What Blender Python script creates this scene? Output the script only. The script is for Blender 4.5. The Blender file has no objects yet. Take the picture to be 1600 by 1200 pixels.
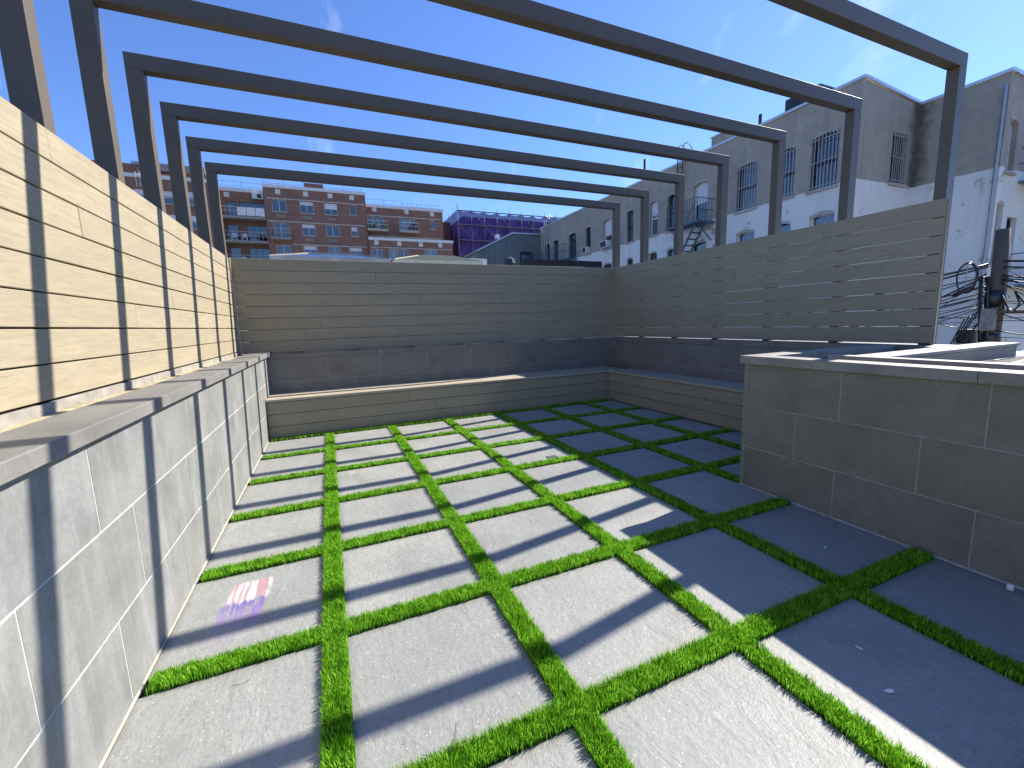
import bpy, bmesh, math, random
import numpy as np
from mathutils import Vector, Matrix
R_ = math.radians
rng = random.Random(7)
nrng = np.random.default_rng(11)
SC = bpy.context.scene
COL = SC.collection

# ------------------------------------------------------------------ camera
yaw, pitch, roll = 0.404, -0.144, -0.032
F = Vector((math.sin(yaw)*math.cos(pitch), math.cos(yaw)*math.cos(pitch), math.sin(pitch)))
r0 = Vector((math.cos(yaw), -math.sin(yaw), 0)); u0 = r0.cross(F)
Rv = r0*math.cos(roll) + u0*math.sin(roll); Uv = u0*math.cos(roll) - r0*math.sin(roll)
cam_d = bpy.data.cameras.new('camera'); cam = bpy.data.objects.new('camera', cam_d); COL.objects.link(cam)
M = Matrix((Rv, Uv, -F)).transposed().to_4x4(); M.translation = Vector((0.718, -5.362, 1.241)); cam.matrix_world = M
cam_d.sensor_width = 36.0; cam_d.lens = 660.25/1600*36; cam_d.clip_start = 0.02; cam_d.clip_end = 3000
SC.camera = cam

# ------------------------------------------------------------------ sky, sun, exposure
SUN = Vector((1.26, 0.208, 1.0)).normalized()
elev = math.asin(SUN.z); azim = math.atan2(SUN.x, SUN.y)
w = bpy.data.worlds.new('World'); SC.world = w; w.use_nodes = True
nt = w.node_tree; nt.nodes.clear()
sky = nt.nodes.new('ShaderNodeTexSky'); sky.sky_type = 'NISHITA'; sky.sun_disc = False
sky.sun_elevation = elev; sky.sun_rotation = azim; sky.altitude = 50; sky.air_density = 1.0; sky.dust_density = 0.15; sky.ozone_density = 2.5
bg = nt.nodes.new('ShaderNodeBackground'); bg.inputs['Strength'].default_value = 0.088
# thin high cirrus over the whole sky
tc = nt.nodes.new('ShaderNodeTexCoord'); mp = nt.nodes.new('ShaderNodeMapping'); mp.inputs['Scale'].default_value = (5.0, 1.1, 2.2); mp.inputs['Rotation'].default_value = (0.2, 0.3, 0.5); mp.inputs['Location'].default_value = (7.7, 2.5, 1.1)
nz = nt.nodes.new('ShaderNodeTexNoise'); nz.inputs['Scale'].default_value = 1.6; nz.inputs['Detail'].default_value = 7; nz.inputs['Roughness'].default_value = 0.55
cr = nt.nodes.new('ShaderNodeValToRGB'); cr.color_ramp.elements[0].position = 0.63; cr.color_ramp.elements[0].color = (0, 0, 0, 1); cr.color_ramp.elements[1].position = 0.86; cr.color_ramp.elements[1].color = (0.5, 0.5, 0.5, 1)
mx = nt.nodes.new('ShaderNodeMix'); mx.data_type = 'RGBA'; mx.inputs[7].default_value = (7.5, 8.2, 9.0, 1)
ow = nt.nodes.new('ShaderNodeOutputWorld')
L = nt.links.new
L(tc.outputs['Generated'], mp.inputs[0]); L(mp.outputs[0], nz.inputs['Vector']); L(nz.outputs['Fac'], cr.inputs[0])
tint = nt.nodes.new('ShaderNodeMix'); tint.data_type = 'RGBA'; tint.blend_type = 'MULTIPLY'; tint.inputs[0].default_value = 1.0; tint.inputs[7].default_value = (.69, .88, 1.30, 1)
L(sky.outputs[0], tint.inputs[6]); L(cr.outputs[0], mx.inputs[0]); L(tint.outputs[2], mx.inputs[6]); L(mx.outputs[2], bg.inputs[0]); L(bg.outputs[0], ow.inputs[0])
sd = bpy.data.lights.new('sun', 'SUN'); sd.energy = 4.95; sd.angle = R_(0.53); sd.color = (1.0, 0.925, 0.81)
so = bpy.data.objects.new('sun', sd); COL.objects.link(so); so.rotation_euler = SUN.to_track_quat('Z', 'Y').to_euler()
vs = SC.view_settings; vs.view_transform = 'Standard'; vs.look = 'None'; vs.exposure = 1.10; vs.gamma = 1.0; vs.use_curve_mapping = False

# ------------------------------------------------------------------ material helpers
class NT:
    def __init__(s, name):
        s.m = bpy.data.materials.new(name); s.m.use_nodes = True; s.t = s.m.node_tree; s.t.nodes.clear()
        s.out = s.n('OutputMaterial'); s.b = s.n('BsdfPrincipled'); s.l(s.b.outputs[0], s.out.inputs['Surface'])
    def n(s, k, **kw):
        x = s.t.nodes.new('ShaderNode' + k)
        for a, v in kw.items(): setattr(x, a, v)
        return x
    def l(s, a, b): s.t.links.new(a, b)
    def set(s, **kw):
        for k, v in kw.items():
            i = s.b.inputs[k.replace('_', ' ')]
            if hasattr(v, 'links') or isinstance(v, bpy.types.NodeSocket): s.l(v, i)
            else: i.default_value = v if not (isinstance(v, tuple) and len(v) == 3) else (*v, 1)
    def coord(s, scale=(1, 1, 1), kind='Object', rand=True, rot=(0, 0, 0)):
        c = s.n('TexCoord'); v = c.outputs[kind]
        if kind == 'World': v = s.n('NewGeometry').outputs['Position']
        if rand:
            oi = s.n('ObjectInfo'); mul = s.n('VectorMath', operation='SCALE'); mul.inputs[0].default_value = (37.3, 51.7, 23.1); s.l(oi.outputs['Random'], mul.inputs['Scale'])
            ad = s.n('VectorMath', operation='ADD'); s.l(v, ad.inputs[0]); s.l(mul.outputs[0], ad.inputs[1]); v = ad.outputs[0]
        mpn = s.n('Mapping'); mpn.inputs['Scale'].default_value = scale; mpn.inputs['Rotation'].default_value = rot; s.l(v, mpn.inputs[0]); return mpn.outputs[0]
    def pos(s): return s.n('NewGeometry').outputs['Position']
    def noise(s, v, scale, detail=4, rough=.55, dist=0.0):
        x = s.n('TexNoise'); x.inputs['Scale'].default_value = scale; x.inputs['Detail'].default_value = detail; x.inputs['Roughness'].default_value = rough; x.inputs['Distortion'].default_value = dist
        s.l(v, x.inputs['Vector']); return x.outputs['Fac']
    def ramp(s, f, stops):
        x = s.n('ValToRGB'); e = x.color_ramp.elements
        while len(e) < len(stops): e.new(0.5)
        for i, (p, c) in enumerate(stops): e[i].position = p; e[i].color = (*c, 1) if isinstance(c, tuple) else (c, c, c, 1)
        s.l(f, x.inputs[0]); return x.outputs[0]
    def mix(s, f, a, b, mode='MIX'):
        x = s.n('Mix', data_type='RGBA', blend_type=mode)
        for v, i in ((f, 0), (a, 6), (b, 7)):
            if isinstance(v, bpy.types.NodeSocket): s.l(v, x.inputs[i])
            else: x.inputs[i].default_value = v if i == 0 else ((*v, 1) if isinstance(v, tuple) else (v, v, v, 1))
        return x.outputs[2]
    def math(s, op, a, b=0.0, c=None):
        x = s.n('Math', operation=op)
        for v, i in ((a, 0), (b, 1), (c, 2)):
            if v is None: continue
            if isinstance(v, bpy.types.NodeSocket): s.l(v, x.inputs[i])
            else: x.inputs[i].default_value = v
        return x.outputs[0]
    def sep(s, v):
        x = s.n('SeparateXYZ'); s.l(v, x.inputs[0]); return x.outputs
    def rnd(s): return s.n('ObjectInfo').outputs['Random']
    def bump(s, h, strength=.3, dist=.01):
        x = s.n('Bump'); x.inputs['Strength'].default_value = strength; x.inputs['Distance'].default_value = dist; s.l(h, x.inputs['Height']); s.l(x.outputs[0], s.b.inputs['Normal']); return x

def simple(name, col, rough=.6, spec=.5, metal=0.0, var=.12, nscale=6, bump=0.0, bs=60):
    k = NT(name); v = k.coord(); n = k.noise(v, nscale, 5)
    lo = tuple(c*(1-var) for c in col); hi = tuple(min(1, c*(1+var)) for c in col)
    k.set(Base_Color=k.ramp(n, [(.3, lo), (.7, hi)]), Roughness=rough, Metallic=metal); k.b.inputs['Specular IOR Level'].default_value = spec
    if bump: k.bump(k.noise(v, bs, 4), bump, .004)
    return k.m

def mat_paver(name, stain=False):
    k = NT(name); v = k.coord((1, 1, 1)); vs_ = k.coord((1.7, 1.0, 1), rot=(0, 0, .5))
    cloud = k.noise(v, 3.2, 6, .6); fine = k.noise(v, 55, 5, .65); cleft = k.noise(vs_, 6, 7, .62, 1.2)
    c = k.ramp(cloud, [(.28, (.262, .270, .255)), (.5, (.315, .322, .300)), (.75, (.365, .370, .342))])
    c = k.mix(k.math('MULTIPLY', k.rnd(), .75), c, (.24, .25, .245)); c = k.mix(k.ramp(k.noise(v, 1.7, 5, .7, .6), [(.52, 0.0), (.68, .42)]), c, (.195, .198, .18))
    c = k.mix(k.ramp(fine, [(.35, .28), (.65, 0.0)]), c, (.14, .14, .14))
    dust = k.ramp(k.noise(v, 9, 8, .72), [(.56, 0.0), (.78, .5)]); c = k.mix(dust, c, (.44, .425, .395))
    vo = k.n('TexVoronoi'); vo.inputs['Scale'].default_value = 21; k.l(v, vo.inputs['Vector'])
    vd = k.ramp(vo.outputs['Distance'], [(.03, 1.0), (.06, 0.0)]); gate = k.ramp(k.noise(v, 4.5, 3), [(.56, 0.0), (.66, .75)])
    c = k.mix(k.mix(1.0, vd, gate, 'MULTIPLY'), c, (.62, .60, .56))
    vg = k.n('TexVoronoi'); vg.inputs['Scale'].default_value = 95; k.l(v, vg.inputs['Vector'])
    gc = k.sep(vg.outputs['Color']); dot = k.ramp(vg.outputs['Distance'], [(.16, 1.0), (.34, 0.0)])
    c = k.mix(k.math('MULTIPLY', dot, k.ramp(gc[0], [(.86, 0.0), (.90, .55)])), c, (.62, .61, .57)); c = k.mix(k.math('MULTIPLY', dot, k.ramp(gc[1], [(.86, 0.0), (.90, .5)])), c, (.10, .10, .095))
    ge = k.sep(k.n('TexCoord').outputs['Generated']); ed = k.math('MINIMUM', k.math('MINIMUM', ge[0], k.math('SUBTRACT', 1.0, ge[0])), k.math('MINIMUM', ge[1], k.math('SUBTRACT', 1.0, ge[1])))
    ed = k.math('ADD', ed, k.math('MULTIPLY', k.math('SUBTRACT', k.noise(v, 11, 6, .7), .5), .10)); c = k.mix(k.ramp(ed, [(.0, .55), (.055, 0.0)]), c, (.15, .145, .115))
    if stain:
        o = k.sep(k.n('TexCoord').outputs['Object']); st = k.coord((34, 3.0, 1), rand=False); sn = k.noise(st, 1.6, 6, .65)
        X, Y = o[0], o[1]
        xs = k.math('ADD', X, k.math('MULTIPLY', Y, -.10))
        inx = k.math('MULTIPLY', k.ramp(k.math('ADD', xs, .5), [(.355, 0.0), (.375, 1.0)]), k.ramp(k.math('ADD', xs, .5), [(.535, 1.0), (.545, 0.0)]))
        iny = k.math('MULTIPLY', k.ramp(k.math('ADD', Y, .5), [(.24, 0.0), (.36, 1.0)]), k.ramp(k.math('ADD', Y, .5), [(.705, 1.0), (.725, 0.0)]))
        msk = k.math('MULTIPLY', k.math('MULTIPLY', inx, iny), k.ramp(sn, [(.40, .05), (.55, 1.0)]))
        st2 = k.coord((26, 1.3, 1), rand=False); sn2 = k.noise(st2, 1.3, 3, .5)
        pink = k.ramp(sn2, [(.44, (.50, .20, .24)), (.49, (.58, .30, .34)), (.53, (.78, .74, .74)), (.60, (.82, .80, .80)), (.64, (.55, .24, .28))])
        jag = k.math('ADD', Y, k.math('MULTIPLY', k.math('SUBTRACT', k.noise(st, 1.1, 4, .6), .5), .16))
        purple = k.ramp(k.math('ADD', jag, .5), [(.36, (.34, .27, .36)), (.44, (.24, .15, .38)), (.52, (.13, .08, .36))])
        hue = k.mix(k.ramp(k.math('ADD', jag, .5), [(.545, 1.0), (.56, 0.0)]), pink, purple)
        c = k.mix(k.math('MULTIPLY', msk, .8), c, hue)
    rough = k.ramp(cloud, [(.3, .46), (.7, .62)])
    k.set(Base_Color=c, Roughness=rough); k.b.inputs['Specular IOR Level'].default_value = .42
    h = k.math('ADD', k.math('MULTIPLY', cleft, 1.0), k.math('ADD', k.math('MULTIPLY', fine, .40), k.math('MULTIPLY', k.noise(v, 120, 3, .7), .22))); k.bump(h, .48, .012)
    return k.m

def mat_tile(name, drip=0.0, base=(.185, .175, .155)):
    k = NT(name); v = k.coord(); pos = k.pos()
    cloud = k.noise(v, 4, 6, .6); fine = k.noise(v, 70, 4, .6)
    c = k.ramp(cloud, [(.28, tuple(b*.72 for b in base)), (.74, tuple(b*1.28 for b in base))])
    c = k.mix(k.math('MULTIPLY', k.rnd(), .45), c, (base[0]*.98, base[1]*.93, base[2]*.84))
    c = k.mix(k.ramp(fine, [(.4, .22), (.6, 0.0)]), c, (.09, .09, .09))
    sc = k.coord((2.2, 2.2, .8)); scr = k.ramp(k.noise(sc, 7, 9, .75, 1.5), [(.58, 0.0), (.76, .42)]); c = k.mix(scr, c, (.34, .34, .33))
    if drip:
        mpn = k.n('Mapping'); mpn.inputs['Scale'].default_value = (5, 5, .5); k.l(pos, mpn.inputs[0])
        d = k.ramp(k.noise(mpn.outputs[0], 2.0, 9, .74, .6), [(.50, 0.0), (.78, drip)]); c = k.mix(d, c, (.50, .51, .51))
    vo = k.n('TexVoronoi'); vo.inputs['Scale'].default_value = 17; k.l(v, vo.inputs['Vector'])
    vd = k.ramp(vo.outputs['Distance'], [(.035, 1.0), (.055, 0.0)]); gate = k.ramp(k.noise(v, 5, 3), [(.6, 0.0), (.7, .7)])
    c = k.mix(k.mix(1.0, vd, gate, 'MULTIPLY'), c, (.6, .6, .58))
    k.set(Base_Color=c, Roughness=.55); k.b.inputs['Specular IOR Level'].default_value = .4
    k.bump(k.math('ADD', k.noise(v, 14, 6, .6, .8), k.math('MULTIPLY', fine, .2)), .22, .006)
    return k.m

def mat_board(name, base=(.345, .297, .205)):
    k = NT(name); v = k.coord((2.2, 34, 34)); v2 = k.coord((.9, 5, 5)); v3 = k.coord((9, 150, 150))
    g = k.noise(v, 2.5, 8, .70, .3); blot = k.noise(v2, 2.0, 4); f = k.noise(v3, 1.5, 3)
    c = k.ramp(g, [(.28, tuple(b*.70 for b in base)), (.5, base), (.74, tuple(b*1.24 for b in base))])
    c = k.mix(k.ramp(blot, [(.38, .0), (.66, .55)]), c, (base[0]*.80, base[1]*.83, base[2]*.90))
    c = k.mix(k.math('MULTIPLY', k.rnd(), .45), c, tuple(b*.80 for b in base))
    k.set(Base_Color=c, Roughness=.62); k.b.inputs['Specular IOR Level'].default_value = .3
    c = k.mix(k.ramp(f, [(.35, .35), (.6, 0.0)]), c, tuple(b*.66 for b in base)); k.set(Base_Color=c)
    k.bump(k.math('ADD', g, k.math('MULTIPLY', f, .5)), .25, .002)
    return k.m

def mat_turf():
    k = NT('turf_blades'); a = k.n('Attribute', attribute_name='tint'); 
    c = k.ramp(a.outputs['Fac'], [(0.0, (.028, .11, .006)), (.36, (.115, .35, .012)), (.72, (.27, .61, .026)), (1.0, (.50, .72, .12))])
    k.set(Base_Color=c, Roughness=.45); k.b.inputs['Specular IOR Level'].default_value = .2
    tr = k.n('BsdfTranslucent'); k.l(c, tr.inputs['Color']); ms = k.n('MixShader'); ms.inputs[0].default_value = .38
    k.l(k.b.outputs[0], ms.inputs[1]); k.l(tr.outputs[0], ms.inputs[2]); k.l(ms.outputs[0], k.out.inputs['Surface'])
    return k.m

def mat_stucco():
    k = NT('stucco_render'); p = k.pos(); o = k.sep(p)
    n1 = k.noise(p, .55, 6, .62); n2 = k.noise(p, 3.5, 7, .65)
    mpn = k.n('Mapping'); mpn.inputs['Scale'].default_value = (2.2, 2.2, .22); k.l(p, mpn.inputs[0]); dr = k.noise(mpn.outputs[0], 1.2, 6, .65)
    g = k.ramp(n1, [(.3, (.33, .295, .235)), (.55, (.41, .365, .295)), (.75, (.48, .43, .35))])
    g = k.mix(k.ramp(n2, [(.35, .4), (.62, 0.0)]), g, (.25, .235, .21)); g = k.mix(k.ramp(dr, [(.54, 0.0), (.72, .45)]), g, (.20, .19, .17))
    # water stain down the inside corner of the light court
    dx = k.math('ABSOLUTE', k.math('SUBTRACT', o[0], 19.02)); dy = k.math('ABSOLUTE', k.math('SUBTRACT', o[1], 2.95))
    dd = k.math('ADD', dx, dy); st = k.ramp(k.math('ADD', dd, k.math('MULTIPLY', k.math('SUBTRACT', n2, .5), .6)), [(.08, .75), (.42, 0.0)]); g = k.mix(st, g, (.05, .048, .045))
    wcol = k.ramp(n1, [(.3, (.70, .68, .63)), (.7, (.80, .78, .72))]); wcol = k.mix(k.ramp(dr, [(.52, 0.0), (.78, .4)]), wcol, (.40, .40, .38))
    bt = k.n('TexBrick'); bt.inputs['Color1'].default_value = (.36, .28, .22, 1); bt.inputs['Color2'].default_value = (.46, .36, .28, 1); bt.inputs['Mortar'].default_value = (.55, .53, .5, 1)
    bt.inputs['Scale'].default_value = 1.0; bt.inputs['Brick Width'].default_value = .21; bt.inputs['Row Height'].default_value = .075; bt.inputs['Mortar Size'].default_value = .01
    cb = k.n('CombineXYZ'); k.l(k.math('ADD', o[0], o[1]), cb.inputs[0]); k.l(o[2], cb.inputs[1]); k.l(cb.outputs[0], bt.inputs['Vector'])
    peel = k.ramp(k.noise(p, 1.7, 6, .7), [(.605, 0.0), (.62, 1.0)]); near = k.ramp(k.math('ABSOLUTE', k.math('SUBTRACT', o[1], 8.6)), [(.35, 1.0), (1.0, .0)])
    near2 = k.ramp(k.noise(p, 1.1, 7, .75), [(.47, 0.0), (.49, 1.0)])
    wcol = k.mix(k.math('MAXIMUM', k.math('MULTIPLY', peel, .7), k.math('MULTIPLY', near, near2)), wcol, bt.outputs['Color'])
    zz = k.math('ADD', o[2], k.math('MULTIPLY', k.math('SUBTRACT', n2, .5), .14))
    f = k.ramp(k.math('MULTIPLY', zz, .1), [(.5275, 1.0), (.5285, 0.0)])
    c = k.mix(f, g, wcol); k.set(Base_Color=c, Roughness=.85); k.b.inputs['Specular IOR Level'].default_value = .2
    k.bump(k.noise(p, 9, 6, .65), .35, .02)
    return k.m

def mat_brick(name='red_brick', c1=(.21, .092, .062), c2=(.28, .125, .085), mo=(.30, .25, .21)):
    k = NT(name); p = k.pos(); o = k.sep(p)
    bt = k.n('TexBrick'); bt.inputs['Color1'].default_value = (*c1, 1); bt.inputs['Color2'].default_value = (*c2, 1); bt.inputs['Mortar'].default_value = (*mo, 1)
    bt.inputs['Scale'].default_value = 1.0; bt.inputs['Brick Width'].default_value = .22; bt.inputs['Row Height'].default_value = .078; bt.inputs['Mortar Size'].default_value = .008
    cb = k.n('CombineXYZ'); k.l(k.math('ADD', o[0], o[1]), cb.inputs[0]); k.l(o[2], cb.inputs[1]); k.l(cb.outputs[0], bt.inputs['Vector'])
    n = k.noise(p, .8, 7, .65); c = k.mix(k.ramp(n, [(.35, .35), (.65, 0.0)]), bt.outputs['Color'], (.14, .065, .042))
    k.set(Base_Color=c, Roughness=.85); k.b.inputs['Specular IOR Level'].default_value = .2
    return k.m

def mat_glass(name='window_glass', col=(.035, .045, .055), rough=.04):
    k = NT(name); v = k.coord(); n = k.noise(v, 1.3, 2)
    c = k.ramp(k.rnd(), [(0.0, tuple(x*.5 for x in col)), (.6, col), (1.0, tuple(min(1, x*2.6) for x in col))])
    k.set(Base_Color=c, Roughness=rough, IOR=1.7); k.b.inputs['Specular IOR Level'].default_value = .9; k.bump(n, .03, .05)
    return k.m

def mat_net():
    k = NT('purple_netting'); v = k.pos(); n = k.noise(v, .45, 5, .6); f = k.noise(v, 3.0, 4)
    c = k.ramp(n, [(.3, (.035, .020, .10)), (.5, (.085, .048, .22)), (.72, (.16, .10, .36))]); c = k.mix(k.ramp(f, [(.4, .3), (.6, 0.0)]), c, (.03, .015, .09))
    k.set(Base_Color=c, Roughness=.7, Alpha=.86); k.b.inputs['Specular IOR Level'].default_value = .2
    return k.m

def mat_metal_frame():
    k = NT('bronze_powder_coat'); v = k.coord(rand=True); n = k.noise(v, 3, 5, .6)
    c = k.ramp(n, [(.3, (.100, .083, .062)), (.7, (.122, .102, .077))]); k.set(Base_Color=c, Roughness=k.ramp(n, [(.3, .42), (.7, .52)])); k.b.inputs['Specular IOR Level'].default_value = .36
    k.bump(k.noise(v, 180, 2), .03, .001)
    return k.m

def mat_sheet():
    return simple('white_plastic_sheet', (.72, .72, .70), .35, .5, 0, .1, 4, .4, 14)

MT = dict(
    paver=mat_paver('bluestone_paver'), paver_stain=mat_paver('bluestone_paver_stained', True),
    tile=mat_tile('bluestone_tile'), tile_drip=mat_tile('bluestone_tile_weathered', .30, (.205, .212, .212)), grout=simple('sunlit_wall_grout', (.42, .42, .40), .85, .2, 0, .25, 20, .3, 90), grout_shade=simple('shaded_wall_grout', (.31, .315, .31), .85, .2, 0, .25, 20, .3, 90),  # one grout in a sunlit and a shaded copy, light put into the colour
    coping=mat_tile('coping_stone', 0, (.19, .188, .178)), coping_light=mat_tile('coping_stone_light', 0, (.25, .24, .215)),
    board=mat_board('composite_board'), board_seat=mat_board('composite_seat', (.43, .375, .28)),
    turf=mat_turf(), turf_mat=simple('turf_backing', (.022, .055, .012), .9, .1, 0, .4, 40), metal=mat_metal_frame(),
    mortar_bed=simple('mortar_bed', (.20, .19, .175), .9, .2, 0, .25, 8, .4, 50), sand=simple('setting_sand', (.40, .34, .21), .9, .1, 0, .3, 25, .5, 60),
    sand_light=simple('mortar_fillet', (.36, .34, .28), .9, .1, 0, .25, 25, .5, 60), kick=simple('weathered_kick_board', (.27, .255, .225), .8, .2, 0, .25, 14, .3, 50), stucco=mat_stucco(), brick=mat_brick(), glass=mat_glass(), net=mat_net(),
    white_trim=simple('white_trim', (.66, .65, .62), .6, .3, 0, .14, 3), limestone=simple('limestone_band', (.42, .39, .34), .8, .2, 0, .2, 2), dark_iron=simple('dark_iron', (.03, .035, .042), .5, .5, .3, .2, 5),
    blue_iron=simple('blue_grey_iron', (.10, .135, .17), .5, .5, .2, .2, 4), bar_white=simple('grey_painted_bar', (.38, .38, .37), .5, .4, 0, .15, 5),
    aluminium=simple('aluminium', (.55, .56, .57), .35, .5, .6, .1, 4), black=simple('black_tar', (.02, .02, .022), .7, .3, 0, .3, 5), asphalt=simple('yard_concrete', (.19, .175, .15), .9, .2, 0, .35, .6),
    roof_grey=simple('grey_roofing', (.22, .22, .215), .85, .2, 0, .25, 1.0), sheet=mat_sheet(), wood_pole=mat_board('weathered_pole', (.13, .095, .07)), cable=simple('black_cable', (.018, .018, .02), .32, .6, 0, .2, 8),
    scaffold=simple('weathered_scaffold_steel', (.20, .20, .23), .55, .4, .4, .25, 3), galv=simple('galvanised_steel', (.30, .31, .32), .4, .5, .7, .12, 6), grey_render=simple('grey_siding', (.19, .20, .19), .8, .2, 0, .12, .7, .2, 4), copper_green=simple('green_flashing', (.045, .065, .05), .7, .3, 0, .2, 2),
    dark_brick=mat_brick('dark_brick', (.075, .05, .045), (.11, .07, .06), (.13, .11, .10)), soil=simple('planter_liner', (.035, .035, .038), .8, .2, 0, .3, 10, .4, 40),
    plant=simple('balcony_foliage', (.045, .09, .03), .7, .2, 0, .5, 9), pebble=simple('white_pebble', (.75, .73, .68), .5, .4), sky_sheen=simple('painted_sky_sheen', (.62, .62, .66), .7, .3, 0, .08, 2),
    blue_bit=simple('pale_blue_plastic', (.45, .60, .80), .3, .5), fibre=simple('dark_fibre', (.05, .05, .045), .6, .3), orange=simple('orange_fabric', (.7, .25, .12), .7, .2), cream=simple('cream_trim', (.62, .56, .38), .7, .3),
)

# ------------------------------------------------------------------ object helpers
def props(o, label=None, cat=None, group=None, kind=None):
    if label: o['label'] = label
    if cat: o['category'] = cat
    if group: o['group'] = group
    if kind: o['kind'] = kind
    return o
def link(name, me, parent=None, loc=None, rot=None):
    o = bpy.data.objects.new(name, me); COL.objects.link(o)
    if parent is not None: o.parent = parent
    if loc is not None: o.location = loc
    if rot is not None: o.rotation_euler = rot
    return o
def empty(name, loc=(0, 0, 0), **kw):
    o = bpy.data.objects.new(name, None); COL.objects.link(o); o.location = loc; o.empty_display_size = .1
    return props(o, **kw)
class MB:
    def __init__(s): s.v = []; s.f = []
    def box(s, x0, x1, y0, y1, z0, z1):
        n = len(s.v); s.v += [(x, y, z) for z in (z0, z1) for y in (y0, y1) for x in (x0, x1)]
        s.f += [tuple(n+i for i in q) for q in ((0, 2, 3, 1), (4, 5, 7, 6), (0, 1, 5, 4), (2, 6, 7, 3), (0, 4, 6, 2), (1, 3, 7, 5))]; return s
    def quad(s, *p): n = len(s.v); s.v += [tuple(q) for q in p]; s.f.append(tuple(range(n, n+len(p)))); return s
    def prism(s, prof, axis, a, b):
        # prof: list of 2D points, extruded along axis from a to b
        n = len(s.v); k = len(prof)
        for t in (a, b):
            for (p, q) in prof: s.v.append({0: (t, p, q), 1: (p, t, q), 2: (p, q, t)}[axis])
        s.f.append(tuple(range(n, n+k))); s.f.append(tuple(range(n+2*k-1, n+k-1, -1)))
        for i in range(k): j = (i+1) % k; s.f.append((n+i, n+k+i, n+k+j, n+j))
        return s
    def tube(s, pts, r, seg=6, cap=True):
        pts = [Vector(p) for p in pts]; n0 = len(s.v); prev = None
        for i, p in enumerate(pts):
            d = (pts[min(i+1, len(pts)-1)] - pts[max(i-1, 0)]).normalized()
            a = d.orthogonal().normalized() if prev is None else (prev - d*prev.dot(d)).normalized()
            prev = a; b = d.cross(a); rr = r[i] if isinstance(r, (list, tuple)) else r
            for k in range(seg):
                t = 2*math.pi*k/seg; s.v.append(tuple(p + a*rr*math.cos(t) + b*rr*math.sin(t)))
        for i in range(len(pts)-1):
            for k in range(seg):
                j = (k+1) % seg; A = n0+i*seg; s.f.append((A+k, A+j, A+seg+j, A+seg+k))
        if cap: s.f.append(tuple(n0+k for k in range(seg))[::-1]); s.f.append(tuple(n0+(len(pts)-1)*seg+k for k in range(seg)))
        return s
    def mesh(s, name, mat, bevel=0.0, smooth=False):
        me = bpy.data.meshes.new(name); me.from_pydata(s.v, [], s.f); 
        bm = bmesh.new(); bm.from_mesh(me); bmesh.ops.recalc_face_normals(bm, faces=bm.faces)
        if bevel: bmesh.ops.bevel(bm, geom=bm.edges[:], offset=bevel, segments=1, affect='EDGES', clamp_overlap=True)
        bm.to_mesh(me); bm.free()
        if smooth: me.polygons.foreach_set('use_smooth', [True]*len(me.polygons))
        me.materials.append(MT[mat] if isinstance(mat, str) else mat); return me
    def obj(s, name, mat, parent=None, bevel=0.0, smooth=False, loc=None):
        return link(name, s.mesh(name, mat, bevel, smooth), parent, loc)
_cache = {}
UNEVEN = {'fence_board': .0009, 'face_board': .0006, 'paver': 0.0}
def block(name, mat, x0, x1, y0, y1, z0, z1, parent=None, bevel=.003, rot=None):
    """a bevelled block; alike blocks share mesh data. Long axis is local X unless rot is given."""
    dx, dy, dz = round(x1-x0, 4), round(y1-y0, 4), round(z1-z0, 4)
    if rot: dx, dy = dy, dx
    key = (mat, dx, dy, dz, bevel)
    if key not in _cache: _cache[key] = MB().box(-dx/2, dx/2, -dy/2, dy/2, -dz/2, dz/2).mesh(name, mat, bevel)
    j = UNEVEN.get(name, 0.0); q = lambda: rng.uniform(-j, j)
    return link(name, _cache[key], parent, ((x0+x1)/2+q(), (y0+y1)/2+q(), (z0+z1)/2+q()), (0, q()*.35, math.pi/2 if rot else 0))

# ================================================================== THE TERRACE
PX = [0.64 + .711*k for k in range(6)]                # centre lines of the lengthwise turf strips
PY = [-.722*j for j in range(10)]                     # centre lines of the crosswise turf strips
GW = .042
YB = .075                                             # front of the rear bench
XB = 4.69                                             # front of the right bench
WY, WX = .60, 5.10                                    # faces of the rear and right stone walls
PLX, PLY = 3.44, -3.25                                # planter corner
YN = -6.9                                             # near end of what is built

g = MB().box(-600, 600, -400, 900, -4.9, -4.5).obj('ground', 'asphalt'); props(g, kind='structure')
fl = MB().box(-.3, 5.45, YN, .9, -4.49, -.035).obj('terrace_floor', 'mortar_bed'); props(fl, kind='structure')

# pavers, one by one
xe = [0.006] + [v for p in PX for v in (p-GW, p+GW)] + [XB-.006]
ye = [v for p in PY for v in (p-GW, p+GW)][1:]
for j in range(9):
    y1 = PY[j]-GW; y0 = PY[j+1]+GW
    for i in range(7):
        x0, x1 = xe[2*i], xe[2*i+1]
        if x0 > PLX-.1 and y0 < PLY:
            if y1 < PLY: continue
            y0 = PLY+.006
        if y0 < PLY and x1 > PLX and x0 < PLX-.1: x1 = PLX-.005
        dz = rng.uniform(-.0015, .0015)
        stained = (i == 0 and j == 4)
        block('paver', 'paver_stain' if stained else 'paver', x0, x1, y0, y1, -.034, 0+dz, fl, .0035)

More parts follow.
